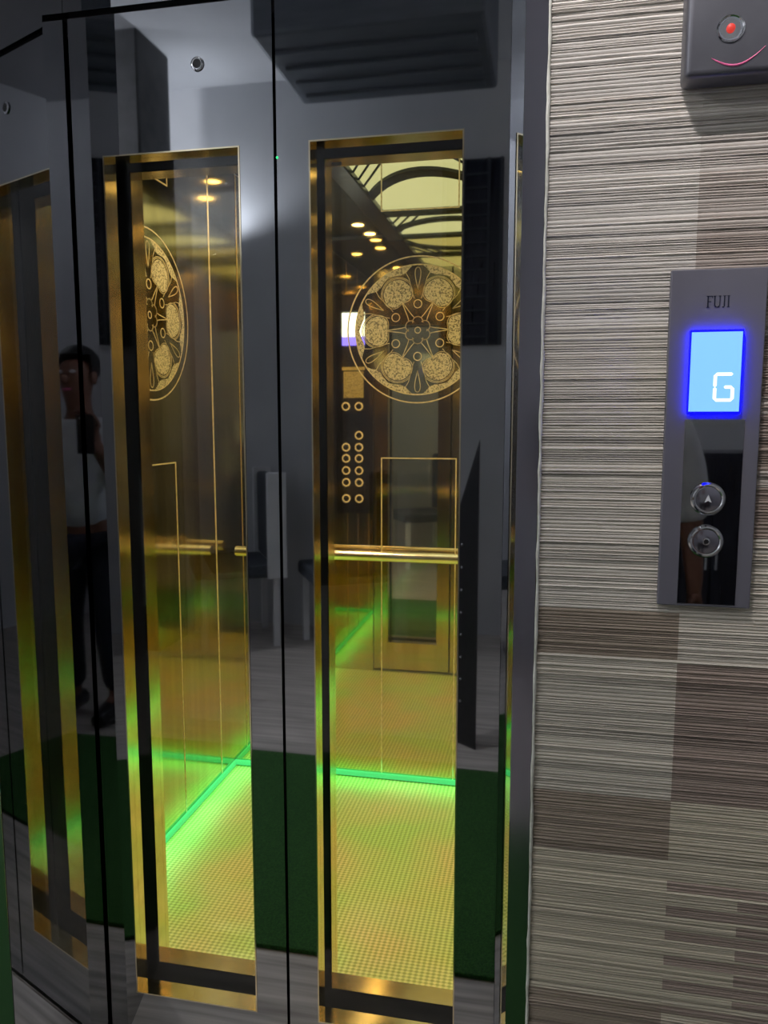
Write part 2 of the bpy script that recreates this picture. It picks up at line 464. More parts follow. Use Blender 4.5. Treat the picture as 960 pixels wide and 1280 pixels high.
# keyhole escutcheon, pilot lights, maker's tag on the glass
kh = MB().lathe((-0.594, DY - 0.0002, EYE + 0.597), (0, -1, 0), [(0.0115, 0), (0.0115, 0.002), (0.009, 0.003), (0.0078, 0.003)]).build('keyhole_ring', 'chrome', d1, smooth=True)
MB().lathe((-0.594, DY - 0.0033, EYE + 0.597), (0, -1, 0), [(0.0076, -0.001), (0.0076, 0.0002)]).build('keyhole', 'black_paint', kh)
MB().lathe((SEAM + 0.0035, DY - 0.0004, EYE + 0.437), (0, -1, 0), [(0.0022, 0), (0.0014, 0.0015)], 12).build('pilot_light', 'green_pilot', d2)
MB().box(W2[0] + 0.012, W2[0] + 0.030, DY + 0.0883, DY + 0.0893, WZ1 - 0.012, WZ1 - 0.006).build('maker_tag', 'aluminium', d4)
# black boxes added to block light in the door gap, and the sills
gp = empty('trim_2', (SEAM, DY + 0.06, 0)); structure(gp, 'door sill and added black boxes closing the gap between landing and cabin doors')
MB().box(XL - 0.05, XL - 0.012, DY + 0.0302, CB0 - 0.004, 0, 2.1).build('housing', 'black_paint', gp)
MB().box(XR + 0.012, XR + 0.046, DY + 0.0302, CB0 - 0.004, 0, 2.1).build('housing', 'black_paint', gp)
MB().box(XL - 0.012, XR + 0.012, DY + 0.038, CB0 - 0.004, 2.03, 2.1).build('housing', 'black_paint', gp)
MB().box(XL - 0.012, XR + 0.012, DY - 0.003, DY + 0.085, -0.03, 0.006).build('sill', 'aluminium', gp)
MB().box(XL - 0.012, XR + 0.012, DY + 0.0865, CB0 - 0.002, -0.03, 0.006).build('sill', 'aluminium', gp)

# ================================================================ LIFT CABIN
cab = empty('elevator_cabin', ((CX0 + CX1) / 2, (CB0 + CB1) / 2, 0))
tag(cab, 'gold mirrored lift cabin with etched rosettes and glowing yellow-green floor behind the glass', 'elevator')
cfl = MB().box(CX0, CX1, CB0, CB1, -0.03, 0).build('cabin_floor', 'cabin_floor', cab)
bw = MB().box(CX0 - 0.02, CX1 + 0.02, CB1, CB1 + 0.02, 0, CZ).build('back_wall', 'gold_mirror', cab)
lw = MB().box(CX0 - 0.02, CX0, CB0, CB1, 0, CZ).build('side_wall', 'gold_brushed', cab)
rw = MB().box(CX1, CX1 + 0.02, CB0, CB1, 0, CZ).build('side_wall', 'gold_brushed', cab)
MB().box(CX0, XL - 0.012, CB0 - 0.02, CB0, 0, CZ).build('front_panel', 'gold_mirror', cab)
MB().box(XR + 0.012, CX1, CB0 - 0.02, CB0, 0, CZ).build('front_panel', 'gold_mirror', cab)
MB().box(XL - 0.012, XR + 0.012, CB0 - 0.02, CB0 - 0.001, 2.02, CZ).build('front_panel', 'gold_mirror', cab)
MB().box(CX0 - 0.02, CX1 + 0.02, CB0 - 0.02, CB1 + 0.02, CZ + 0.0205, CZ + 0.05).build('cabin_ceiling', 'charcoal', cab)

# ---- etched rosette, drawn in a unit disc: u right, v up
def rosette():
    fill, line = [], []                     # polygons in (u, v)
    def ringp(c, r0, r1, n=48, a0=0, a1=2 * math.pi):
        out = []
        for k in range(n):
            t0 = a0 + (a1 - a0) * k / n; t1 = a0 + (a1 - a0) * (k + 1) / n
            out.append([(c[0] + r0 * math.cos(t0), c[1] + r0 * math.sin(t0)), (c[0] + r1 * math.cos(t0), c[1] + r1 * math.sin(t0)),
                        (c[0] + r1 * math.cos(t1), c[1] + r1 * math.sin(t1)), (c[0] + r0 * math.cos(t1), c[1] + r0 * math.sin(t1))])
        return out
    def ribbon(pts, wd, closed=True):
        out = []; n = len(pts)
        rng = range(n if closed else n - 1)
        for k in rng:
            p, q = Vector(pts[k]), Vector(pts[(k + 1) % n])
            if (q - p).length < 1e-6: continue
            t = (q - p).normalized(); nn = Vector((-t.y, t.x)) * wd / 2
            e = t * wd * 0.3
            out.append([tuple(p - nn - e), tuple(q - nn + e), tuple(q + nn + e), tuple(p + nn - e)])
        return out
    line += ringp((0, 0), 0.982, 1.0, 96)
    line += ringp((0, 0), 0.872, 0.888, 96)
    # stippled border, scalloped on its inner side
    n = 288
    def rin(t):
        a = math.degrees(t) % 60                     # leaves at 30, petals at 0
        d = abs(a - 30)
        if d < 5: return 0.868
        if d < 13: return 0.868 - (d - 5) / 8 * 0.085
        if d < 17: return 0.783 + 0.0 * d
        return 0.775 + 0.05 * ((d - 17) / 13)
    for k in range(n):
        t0, t1 = 2 * math.pi * k / n, 2 * math.pi * (k + 1) / n
        fill.append([(rin(t0) * math.cos(t0), rin(t0) * math.sin(t0)), (0.874 * math.cos(t0), 0.874 * math.sin(t0)),
                     (0.874 * math.cos(t1), 0.874 * math.sin(t1)), (rin(t1) * math.cos(t1), rin(t1) * math.sin(t1))])
    for k in range(6):
        a = k * math.pi / 3
        ca_, sa = math.cos(a), math.sin(a)
        def rot(p): return (p[0] * ca_ - p[1] * sa, p[0] * sa + p[1] * ca_)
        # heart-shaped petal along +u, notch towards the centre
        def petal(sc_):
            pts = []
            for q in range(40):
                t = 2 * math.pi * q / 40
                rr = 0.215 * sc_ * (1 - 0.30 * max(0, math.cos(t - math.pi)) ** 6)
                pts.append((0.565 + rr * math.cos(t) * 0.96, rr * math.sin(t)))
            return pts
        pp = petal(0.92)
        c0 = rot((0.585, 0))
        for q in range(40):
            fill.append([c0, rot(pp[q]), rot(pp[(q + 1) % 40])])
        line += [[rot(x_) for x_ in g] for g in ribbon(petal(1.08)[32:] + petal(1.08)[:9], 0.010, False)]
        line += [[rot(x_) for x_ in g] for g in ribbon(petal(1.0), 0.009)]
        # six-lobed flower outline and spikes
        lobe = []
        for q in range(17):
            t = R(-95 + 190 * q / 16)
            lobe.append((0.112 + 0.072 * math.cos(t), 0.072 * math.sin(t)))
        a30 = R(30)
        def rot30(p): return rot((p[0] * math.cos(a30) - p[1] * math.sin(a30), p[0] * math.sin(a30) + p[1] * math.cos(a30)))
        line += [[rot30(x_) for x_ in g] for g in ribbon(lobe, 0.013, False)]
        line += [[rot(x_) for x_ in g] for g in ribbon([(0.165, 0.045), (0.23, 0.03), (0.455, 0.0), (0.23, -0.03), (0.165, -0.045)], 0.012, False)]
        # small rings and teardrops between the petals
        line += [[rot30(x_) for x_ in g] for g in ringp((0.355, 0), 0.048, 0.061, 24)]
        tear = []
        for q in range(24):
            t = 2 * math.pi * q / 24
            uu = 0.70 + 0.145 * math.cos(t)
            tear.append((uu, 0.052 * math.sin(t) * (0.55 + 0.45 * math.cos(t)) * 1.15))
        line += [[rot30(x_) for x_ in g] for g in ribbon(tear, 0.012)]
        # scroll stems flanking the leaf
        for sg in (-1, 1):
            st = [(0.43, 0.05 * sg), (0.50, 0.075 * sg), (0.60, 0.10 * sg), (0.70, 0.125 * sg), (0.775, 0.17 * sg)]
            line += [[rot30(x_) for x_ in g] for g in ribbon(st, 0.009, False)]
    line += ringp((0, 0), 0.034, 0.046, 24)
    return fill, line
RF, RL = rosette()
def place_rosette(parent, c, uax, nrm, rad):
    c = Vector(c); uax = Vector(uax); nrm = Vector(nrm); up = Vector((0, 0, 1))
    obs = []
    for polys, nm, mt_, off in ((RF, 'etched_filling', 'gold_stipple', 0.0004), (RL, 'etched_lines', 'gold_etch', 0.0007)):
        mb = MB()
        for p in polys:
            mb.poly([c + uax * q[0] * rad + up * q[1] * rad + nrm * off for q in p])
        me_ = mb.build(nm, mt_, parent)
        obs.append(me_)
    return obs
ROS_Z, ROS_R = EYE + 0.297, 0.243
place_rosette(bw, (-0.432, CB1, ROS_Z), (1, 0, 0), (0, -1, 0), ROS_R)
place_rosette(lw, (CX0, 2.085, ROS_Z), (0, 1, 0), (1, 0, 0), ROS_R)
place_rosette(rw, (CX1, 2.085, ROS_Z), (0, -1, 0), (-1, 0, 0), ROS_R)
# inlaid lines above and below the rosettes
def inlay(parent, axis, c, fixed, sgn):
    hw, t = 0.129, 0.0042
    def bar(a0, a1, z0, z1):
        if axis == 'x':
            y0, y1 = fixed - 0.0012, fixed
            MB().box(a0, a1, y0, y1, z0, z1).build('inlay_line', 'gold_etch', parent)
        else:
            x0, x1 = sorted((fixed, fixed + sgn * 0.0012))
            MB().box(x0, x1, a0, a1, z0, z1).build('inlay_line', 'gold_etch', parent)
    for a in (c - hw, c + hw):
        bar(a - t / 2, a + t / 2, EYE + 0.685, CZ)
        bar(a - t / 2, a + t / 2, 0.012, EYE - 0.13)
    for z in (EYE + 0.687, EYE - 0.132):
        bar(c - hw + t / 2, c + hw - t / 2, z - t / 2, z + t / 2)
inlay(bw, 'x', -0.427, CB1, -1)
inlay(lw, 'y', 2.085, CX0, 1)
inlay(rw, 'y', 2.085, CX1, -1)
MB().box(CX0, CX0 + 0.0012, 2.496, 2.503, 0.01, CZ).build('inlay_line', 'gold_etch', lw)
MB().box(CX1 - 0.0012, CX1, 2.496, 2.503, 0.01, CZ).build('inlay_line', 'gold_etch', rw)
# handrail on the back wall
HZ = EYE - 0.465
hr = MB().tube([(-1.073, 2.565, HZ), (0.163, 2.565, HZ)], 0.0185, 20).build('handrail', 'gold_rail', cab, smooth=True)
for xx in (-0.915, 0.005):
    MB().tube([(xx, 2.565, HZ + 0.012), (xx, 2.575, HZ + 0.030), (xx, 2.60, HZ + 0.034), (xx, CB1, HZ + 0.034)], 0.0095, 12).build('rail_bracket', 'gold_rail', hr, smooth=True)
# green light strips along the skirting
for k_, bxs in enumerate(((CX0, CX1, CB1 - 0.010, CB1), (CX0, CX0 + 0.010, CB0 + 0.02, CB1 - 0.0102), (CX1 - 0.010, CX1, CB0 + 0.02, CB1 - 0.0102))):
    ls = MB().box(*bxs, 0.004, 0.024).build('light_strip', 'green_led', cab, bevel=0.004)
    cx_, cy_ = (bxs[0] + bxs[1]) / 2, (bxs[2] + bxs[3]) / 2
    off = ((0, -0.03), (0.03, 0), (-0.03, 0))[k_]
    l = lamp('strip_light', 'AREA', (cx_ + off[0], cy_ + off[1], 0.075), 0.8, (0.05, 1.0, 0.42), None, shape='RECTANGLE', size=(1.3 if k_ == 0 else 0.03), size_y=(0.03 if k_ == 0 else 1.1))
    put_under(l, ls)
# ceiling: two lit acrylic panels with curved ribs, dark margins with downlights
PX0, PX1 = -0.70, -0.21
for (ya, yb) in ((1.90, 2.57), (1.46, 1.83)):
    MB().box(PX0, PX1, ya, yb, CZ + 0.008, CZ + 0.0195).build('lit_panel', 'acrylic', cab)
    # arched rib across the panel
    mb = MB()
    n = 16
    ym = (ya + yb) / 2
    h_ = 0.085 if yb - ya > 0.5 else 0.055
    for k in range(n):
        x0 = PX0 + (PX1 - PX0) * k / n; x1 = PX0 + (PX1 - PX0) * (k + 1) / n
        f0 = lambda xx: ym - 0.10 + 0.26 * (1 - ((xx - (PX0 + PX1) / 2) / ((PX1 - PX0) / 2)) ** 2)
        a, b_ = f0(x0), f0(x1)
        if yb - ya < 0.5: a, b_ = (a - ym) * 0.55 + ym, (b_ - ym) * 0.55 + ym
        i = len(mb.v)
        mb.v += [(x0, a - h_ / 2, CZ - 0.004), (x1, b_ - h_ / 2, CZ - 0.004), (x1, b_ + h_ / 2, CZ - 0.004), (x0, a + h_ / 2, CZ - 0.004),
                 (x0, a - h_ / 2, CZ + 0.007), (x1, b_ - h_ / 2, CZ + 0.007), (x1, b_ + h_ / 2, CZ + 0.007), (x0, a + h_ / 2, CZ + 0.007)]
        mb.f += [tuple(i + k2 for k2 in q) for q in ((3, 2, 1, 0), (4, 5, 6, 7), (0, 1, 5, 4), (2, 3, 7, 6), (1, 2, 6, 5), (3, 0, 4, 7))]
    mb.build('ceiling_rib', 'charcoal', cab)
    # corner strings
    for sgn, xc in ((1, PX0), (-1, PX1)):
        for k in range(3):
            off = 0.07 + 0.045 * k
            mb = MB()
            mb.tube([(xc + sgn * 0.002, yb - off * 1.9, CZ + 0.003), (xc + sgn * off * 0.9, yb - 0.003, CZ + 0.003)], 0.0045, 6)
            mb.build('ceiling_rib', 'charcoal', cab)
for xa, xb in ((PX0 - 0.075, PX0), (PX1, PX1 + 0.075)):
    MB().box(xa, xb, CB0 + 0.002, CB1 - 0.002, CZ - 0.014, CZ + 0.0195).build('ceiling_beam', 'leather', cab, bevel=0.004)
for ya, yb in ((1.83, 1.90), (2.57, CB1 - 0.002), (CB0 + 0.002, 1.46)):
    MB().box(PX0, PX1, ya, yb, CZ - 0.006, CZ + 0.0195).build('ceiling_beam', 'charcoal', cab)
spots = [(-0.865, 1.68), (-1.02, 1.80), (-0.88, 2.22), (-1.0, 2.42), (-0.85, 1.50), (-0.03, 1.68), (0.11, 1.80), (-0.05, 2.22), (0.09, 2.42)]
for xx, yy in spots:
    dl = MB().lathe((xx, yy, CZ + 0.02), (0, 0, -1), [(0.036, 0), (0.036, 0.010), (0.028, 0.014), (0.027, 0.012)], 24).build('downlight', 'gold_rail', cab, smooth=True)
    MB().lathe((xx, yy, CZ + 0.012), (0, 0, -1), [(0.026, 0), (0.026, 0.005)], 20).build('downlight_lens', 'lamp_warm', dl)
    lamp('downlight_beam', 'SPOT', (xx, yy, CZ - 0.005), 9, (1.0, 0.84, 0.52), dl, spot_size=R(120), spot_blend=0.8, shadow_soft_size=0.026)
for ya, yb, e_ in ((1.90, 2.57, 40), (1.46, 1.83, 22)):
    lamp('panel_light', 'AREA', ((PX0 + PX1) / 2, (ya + yb) / 2, CZ - 0.03), e_, (1.0, 0.95, 0.72), cab, shape='RECTANGLE', size=PX1 - PX0, size_y=yb - ya)
# control panel on the front return
M['bronze'] = add_noise_color(mat('dark_bronze', (0.16, 0.12, 0.07), 0.12, 1.0), (0.14, 0.11, 0.065), (0.18, 0.14, 0.085), 8)
M['ring_glow'] = emis('ring_glow', (1.0, 0.72, 0.36), 0.9)  # glow added so the button rings stand out in the back wall
cop = MB().box(-1.055, -0.872, CB0, CB0 + 0.004, 0.82, 1.90).build('control_panel', 'bronze', cab)
sc_ = MB().box(-1.006, -0.891, CB0 + 0.0042, CB0 + 0.007, 1.70, 1.815).build('screen', 'screen_white', cop)
MB().box(-1.006, -0.891, CB0 + 0.0042, CB0 + 0.007, 1.657, 1.6995).build('screen', 'screen_blue', cop)
MB().box(-1.007, -0.891, CB0 + 0.0042, CB0 + 0.006, 1.536, 1.552).build('notice_bar', 'gold_etch', cop)
MB().box(-1.000, -0.898, CB0 + 0.0042, CB0 + 0.005, 1.40, 1.53).build('notice_plate', 'gold_stipple', cop)
for zz, cc in ((1.358, (0, 1)), (1.214, (1,)), (1.154, (0, 1)), (1.098, (0, 1)), (1.037, (0, 1)), (0.977, (0, 1)), (0.895, (0, 1))):
    for c in cc:
        xx = (-0.989, -0.922)[c]
        bt = MB().lathe((xx, CB0 + 0.004, zz), (0, 1, 0), [(0.021, 0), (0.021, 0.003), (0.0175, 0.005), (0.0165, 0.004)], 24).build('floor_button', 'ring_glow', cop, smooth=True)
        MB().lathe((xx, CB0 + 0.0075, zz), (0, 1, 0), [(0.015, 0), (0.015, 0.001), (0.008, 0.0014)], 20).build('button_cap', 'bronze', bt)

# ================================================================ CALL PANEL
LP0, LP1, LZ0, LZ1 = 0.157, 0.277, EYE - 0.257, EYE + 0.197
PY = WY - 0.0035        # on the ribs
lp = empty('call_panel', ((LP0 + LP1) / 2, PY, LZ0)); tag(lp, 'tall slim steel lift call panel with blue display and two round buttons', 'call panel')
body = MB().box(LP0, LP1, PY - 0.009, PY + 0.0035, LZ0, LZ1).build('faceplate', 'panel_grey', lp, bevel=0.0015)
FY = PY - 0.009
MB().box(LP0 + 0.0255, LP1 - 0.0195, FY - 0.0008, FY + 0.001, LZ0 + 0.004, EYE + 0.000).build('mirror_insert', 'black_mirror', lp)
edge = MB().box(0.1835, 0.2495, FY - 0.0072, FY + 0.001, EYE + 0.0075, EYE + 0.1175).build('glow_bezel', 'lcd_edge', lp)  # made to glow and stand proud, to spread blue over the faceplate
ds = MB().box(0.1848, 0.2478, FY - 0.0082, FY + 0.001, EYE + 0.0105, EYE + 0.1145).build('display', 'lcd', lp)
g = MB()
gx0, gx1, gz0, gz1, t_ = 0.2165, 0.2385, EYE + 0.0255, EYE + 0.0595, 0.0042
gy0, gy1 = FY - 0.0086, FY - 0.0082
gm = (gz0 + gz1) / 2
def hexbar(p, q):
    p, q = Vector(p), Vector(q); d = (q - p).normalized(); n_ = Vector((-d.y, d.x)) * t_ / 2; e = d * t_ * 0.45
    pts = [p, p + e + n_, q - e + n_, q, q - e - n_, p + e - n_]
    i = len(g.v)
    g.v += [(a.x, gy0, a.y) for a in pts] + [(a.x, gy1, a.y) for a in pts]
    g.f.append(tuple(range(i, i + 6))); g.f.append(tuple(range(i + 11, i + 5, -1)))
    for k in range(6):
        g.f.append((i + k, i + (k + 1) % 6, i + 6 + (k + 1) % 6, i + 6 + k))
hexbar((gx0, gz1), (gx1, gz1)); hexbar((gx0, gm), (gx0, gz1)); hexbar((gx0, gz0), (gx0, gm)); hexbar((gx0, gz0), (gx1, gz0)); hexbar((gx1, gz0), (gx1, gm)); hexbar((gx0 + 0.011, gm), (gx1, gm))
g.build('floor_letter', 'lcd_glyph', ds)
# engraved maker's name
def text_mesh(name, body_, size, loc, material, parent, ext=0.0002):
    cu = bpy.data.curves.new(name, 'FONT'); cu.body = body_; cu.size = size; cu.align_x = 'CENTER'; cu.align_y = 'CENTER'; cu.extrude = ext
    to = bpy.data.objects.new(name, cu); COL.objects.link(to)
    dg = bpy.context.evaluated_depsgraph_get()
    me_ = bpy.data.meshes.new_from_object(to.evaluated_get(dg))
    bpy.data.objects.remove(to)
    me_.materials.clear(); me_.materials.append(M[material])
    for v_ in me_.vertices:
        x_, y_, z_ = v_.co
        v_.co = (loc[0] + x_, loc[1] - z_, loc[2] + y_)
    o = bpy.data.objects.new(name, me_); COL.objects.link(o); put_under(o, parent)
    return o
# serif capitals F U J I drawn from bars
lt = MB()
def bar2(x0, x1, z0, z1):
    lt.box(x0, x1, FY - 0.0006, FY + 0.0005, z0, z1)
zc, hh = EYE + 0.1545, 0.0075
sx_ = 0.2035
bar2(sx_, sx_ + 0.0016, zc - hh, zc + hh); bar2(sx_ - 0.001, sx_ + 0.0065, zc + hh - 0.0007, zc + hh); bar2(sx_, sx_ + 0.0048, zc - 0.0004, zc + 0.0004); bar2(sx_ - 0.001, sx_ + 0.0026, zc - hh, zc - hh + 0.0006); bar2(sx_ + 0.0059, sx_ + 0.0065, zc + hh - 0.003, zc + hh)
ux = sx_ + 0.0085
bar2(ux, ux + 0.0014, zc - hh + 0.002, zc + hh); bar2(ux + 0.0066, ux + 0.0074, zc - hh + 0.002, zc + hh); bar2(ux + 0.0008, ux + 0.0024, zc - hh + 0.0006, zc - hh + 0.0022); bar2(ux + 0.0052, ux + 0.0068, zc - hh + 0.0006, zc - hh + 0.0022); bar2(ux + 0.0018, ux + 0.0058, zc - hh, zc - hh + 0.0009); bar2(ux - 0.001, ux + 0.0024, zc + hh - 0.0005, zc + hh); bar2(ux + 0.0056, ux + 0.0084, zc + hh - 0.0005, zc + hh)
jx = ux + 0.0108
bar2(jx + 0.0012, jx + 0.0026, zc - hh + 0.001, zc + hh); bar2(jx - 0.0006, jx + 0.0018, zc - hh - 0.0004, zc - hh + 0.0009); bar2(jx + 0.0, jx + 0.0040, zc + hh - 0.0005, zc + hh)
ix = jx + 0.0062
bar2(ix, ix + 0.0015, zc - hh, zc + hh); bar2(ix - 0.0012, ix + 0.0027, zc + hh - 0.0005, zc + hh); bar2(ix - 0.0012, ix + 0.0027, zc - hh, zc - hh + 0.0005)
lt.build('engraved_name', 'navy_gloss', lp)
for zz, kind in ((EYE - 0.107, 'arrow'), (EYE - 0.165, 'dot')):
    bt = MB().lathe((0.2155, FY - 0.0006, zz), (0, -1, 0), [(0.0225, 0), (0.0225, 0.004), (0.0205, 0.0065), (0.0185, 0.0068), (0.0172, 0.0055)], 40).build('button', 'chrome', lp, smooth=True)
    MB().lathe((0.2155, FY - 0.0052, zz), (0, -1, 0), [(0.017, -0.001), (0.017, 0.0006), (0.0155, 0.0012)], 36).build('button_cap', 'frame_steel', bt, smooth=True)
    yy = FY - 0.0066
    if kind == 'arrow':
        mb = MB(); pts = [(0, 0.0062), (0.0046, -0.0048), (0, -0.0024), (-0.0046, -0.0048)]
        mb.poly([(0.2155 + p[0], yy, zz + p[1]) for p in pts[:3]]); mb.poly([(0.2155 + p[0], yy, zz + p[1]) for p in (pts[0], pts[2], pts[3])])
        mb.build('arrow_mark', 'white_gloss', bt)
    else:
        kr = MB().lathe((0.2155, FY - 0.0062, zz), (0, -1, 0), [(0.0050, 0), (0.0050, 0.001), (0.0038, 0.0014)], 24).build('key_ring', 'chrome', bt, smooth=True)
        MB().lathe((0.2155, FY - 0.0074, zz), (0, -1, 0), [(0.0032, -0.0004), (0.0032, 0.0004)], 20).build('key_slot', 'black_paint', bt)

# ================================================================ GREY BOX WITH RED LAMP
bx = empty('alarm_box', (0.262, WY - 0.003, EYE + 0.43)); tag(bx, 'grey rounded metal box with a small red lamp, above the call panel', 'alarm box')
BZ0 = EYE + 0.425
BY = WY - 0.045
mb = MB().box(0.158, 0.372, BY, WY - 0.001, BZ0, BZ0 + 0.20)
mb.build('housing', 'box_grey', bx, bevel=0.008, smooth=True, segs=4)
lx, lz = 0.2095, EYE + 0.478
rg = MB().lathe((lx, BY, lz), (0, -1, 0), [(0.0165, -0.002), (0.0165, 0.0012), (0.0150, 0.0016), (0.0138, 0.0004)], 40).build('lamp_ring', 'chrome', bx, smooth=True)
MB().lathe((lx, BY - 0.0002, lz), (0, -1, 0), [(0.0136, -0.001), (0.0136, 0.0004), (0.009, -0.0002)], 36).build('lamp_well', 'ac_grey', rg)
MB().lathe((lx, BY - 0.0003, lz), (0, -1, 0), [(0.0052, 0), (0.0050, 0.0025), (0.0036, 0.0042), (0.0012, 0.005)], 24).build('red_lamp', 'red_led', bx, smooth=True)
M['pink_streak'] = mat('pink_streak', (0.85, 0.16, 0.36), 0.5)
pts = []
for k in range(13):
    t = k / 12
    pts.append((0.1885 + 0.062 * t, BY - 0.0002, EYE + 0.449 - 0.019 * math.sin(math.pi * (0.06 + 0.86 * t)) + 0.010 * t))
MB().tube(pts, [0.0003 + 0.0011 * math.sin(math.pi * (k / 12) ** 0.8) for k in range(13)], 6).build('pink_streak', 'pink_streak', bx, smooth=True)  # pink reflection on the box, put in as a coloured streak

# ================================================================ LOBBY THINGS (seen in the mirror steel, plus added lamps)
# doormat
mt_ = MB().box(-2.35, 0.75, -0.14, 0.93, 0.0, 0.012).build('doormat', 'mat_green', bevel=0.003)
tag(mt_, 'dark green doormat on the grey floor before the lift', 'doormat')
# ceiling lamps: first read from the shadow, the others added as fill
def ceiling_lamp(x, y, e, label, aim=None, cone=150, blend=0.7, r=0.085, col=(0.95, 0.97, 1.0), size=0.07, globe=False):
    root = empty('ceiling_lamp', (x, y, RZ)); tag(root, label, 'ceiling lamp', 'lobby ceiling lamps')
    MB().lathe((x, y, RZ), (0, 0, -1), [(r + 0.02, 0), (r + 0.02, 0.012), (r + 0.004, 0.02), (r, 0.014)], 32).build('lamp_rim', 'white_gloss', root, smooth=True)
    MB().lathe((x, y, RZ - 0.006), (0, 0, -1), [(r - 0.001, 0), (r - 0.001, 0.006)], 28).build('lamp_lens', 'lamp_cool', root)
    if globe:
        MB().lathe((x, y, RZ - 0.015), (0, 0, -1), [(0.03, 0), (0.03, 0.05)], 16).build('lamp_stem', 'white_gloss', root)
        l = lamp('lamp_light', 'POINT', (x, y, RZ - 0.18), e, col, None, shadow_soft_size=0.06)
    else:
        l = lamp('lamp_light', 'SPOT', (x, y, RZ - 0.025), e, col, None, spot_size=R(cone), spot_blend=blend, shadow_soft_size=size)
        if aim: l.rotation_euler = (Vector(aim) - Vector((x, y, RZ - 0.025))).to_track_quat('-Z', 'Y').to_euler()
    put_under(l, root)
    return root
ceiling_lamp(-0.42, 0.06, 330, 'round ceiling lamp straight before the lift door', col=(1.0, 0.96, 0.98), aim=(0.45, 1.13, 2.3), cone=66, blend=1.0)
ceiling_lamp(-1.0, 0.15, 105, 'added fill lamp above the green doormat', cone=88, blend=1.0)  # unseen lamp, added to brighten the floor at the door
ceiling_lamp(-3.2, -0.85, 80, 'added fill lamp over the dark pillar', globe=True)  # unseen lamp, added to brighten the rear wall and ceiling
ceiling_lamp(1.75, -1.1, 12, 'added fill lamp beyond the dark cabinet', globe=True)  # unseen lamp, added as weak fill for the rear
# unseen uplighter added to brighten the upper back wall and ceiling
ul = empty('fill_uplighter', (-2.03, RY0, 2.22)); tag(ul, 'added white lamp shining upwards to brighten the back wall, beside the dark pillar', 'wall lamp')
MB().prism([(-2.12, RY0), (-1.94, RY0), (-1.96, RY0 + 0.24), (-2.10, RY0 + 0.24)], 2.22, 2.30).build('lamp_body', 'white_gloss', ul, bevel=0.008)
MB().prism([(-2.08, RY0 + 0.15), (-1.98, RY0 + 0.15), (-1.99, RY0 + 0.22), (-2.07, RY0 + 0.22)], 2.299, 2.303).build('lamp_lens', 'lamp_cool', ul)
l = lamp('fill_uplight', 'SPOT', (-2.03, RY0 + 0.20, 2.31), 42, (0.92, 0.96, 1.0), None, spot_size=R(165), spot_blend=0.5, shadow_soft_size=0.05)
l.rotation_euler = (R(180), 0, 0)
put_under(l, ul)
# ceiling-hung air conditioner
ac = empty('air_conditioner', (-0.75, -0.95, 2.86)); tag(ac, 'dark grey ceiling-hung air conditioner with slotted underside', 'air conditioner')
MB().box(-1.24, -0.27, -1.35, -0.62, 2.86, RZ - 0.001).build('casing', 'ac_grey', ac, bevel=0.02)
for k in range(4):
    MB().box(-1.19, -0.32, -1.28 + k * 0.15, -1.22 + k * 0.15, 2.845, 2.861).build('louvre', 'ac_grey', ac, bevel=0.003)
# barred dark window on the back wall
wn = empty('window_1', (-0.44, RY0, 1.9)); structure(wn, 'dark barred window on the back wall')
MB().box(-0.62, -0.27, RY0, RY0 + 0.02, 1.72, 2.75).build('dark_pane', 'navy_gloss', wn)
for xx in (-0.62, -0.50, -0.36, -0.29):
    MB().box(xx, xx + 0.015, RY0 + 0.02, RY0 + 0.035, 1.72, 2.75).build('window_bar', 'slate', wn)
for k in range(13):
    zz = 1.76 + k * 0.075
    MB().box(-0.48, -0.36, RY0 + 0.02, RY0 + 0.032, zz, zz + 0.012).build('window_bar', 'slate', wn)
# chairs
def chair(x, y, rz, label):
    root = empty('chair', (0, 0, 0)); tag(root, label, 'chair', 'dark chairs along the back wall')
    MB().box(-0.23, 0.23, -0.22, 0.23, 0.40, 0.48).build('seat', 'slate', root, bevel=0.02)
    bk = MB().box(-0.23, 0.23, -0.27, -0.20, 0.48, 0.98).build('backrest', 'slate', root, bevel=0.02)
    for sg in (-1, 1):
        MB().box(*sorted((sg * 0.232, sg * 0.262)), -0.29, -0.18, 0.40, 1.0).build('back_post', 'white_gloss', root, bevel=0.006)
        MB().box(*sorted((sg * 0.19, sg * 0.225)), 0.17, 0.205, 0, 0.41).build('leg', 'white_gloss', root)
        MB().box(*sorted((sg * 0.19, sg * 0.225)), -0.25, -0.215, 0, 0.41).build('leg', 'white_gloss', root)
    root.location = (x, y, 0); root.rotation_euler = (0, 0, R(rz))
    return root
chair(-1.10, -1.60, 60, 'dark upholstered chair with white posts, nearest the studded screen')
chair(-1.80, -1.60, 60, 'dark upholstered chair with white posts, middle of the three')
chair(-2.25, -0.80, 60, 'dark upholstered chair with white posts, nearest the dark pillar')
# dark cabinet
cb = empty('cabinet', (0.75, RY0 + 0.25, 0)); tag(cb, 'low dark navy cabinet against the back wall', 'cabinet')
MB().box(0.50, 1.02, RY0 + 0.002, RY0 + 0.42, 0.04, 1.14).build('carcass', 'navy_gloss', cb, bevel=0.004)
for k in range(2):
    dr = MB().box(0.508 + k * 0.255, 0.757 + k * 0.255, RY0 + 0.421, RY0 + 0.44, 0.07, 1.12).build('cabinet_door', 'navy_gloss', cb, bevel=0.003)
    MB().tube([(0.735 + k * 0.045, RY0 + 0.455, 0.6), (0.735 + k * 0.045, RY0 + 0.455, 0.75)], 0.006, 8).build('handle', 'chrome', dr, smooth=True)
MB().box(0.53, 0.99, RY0 + 0.03, RY0 + 0.40, 0, 0.04).build('plinth', 'charcoal', cb)
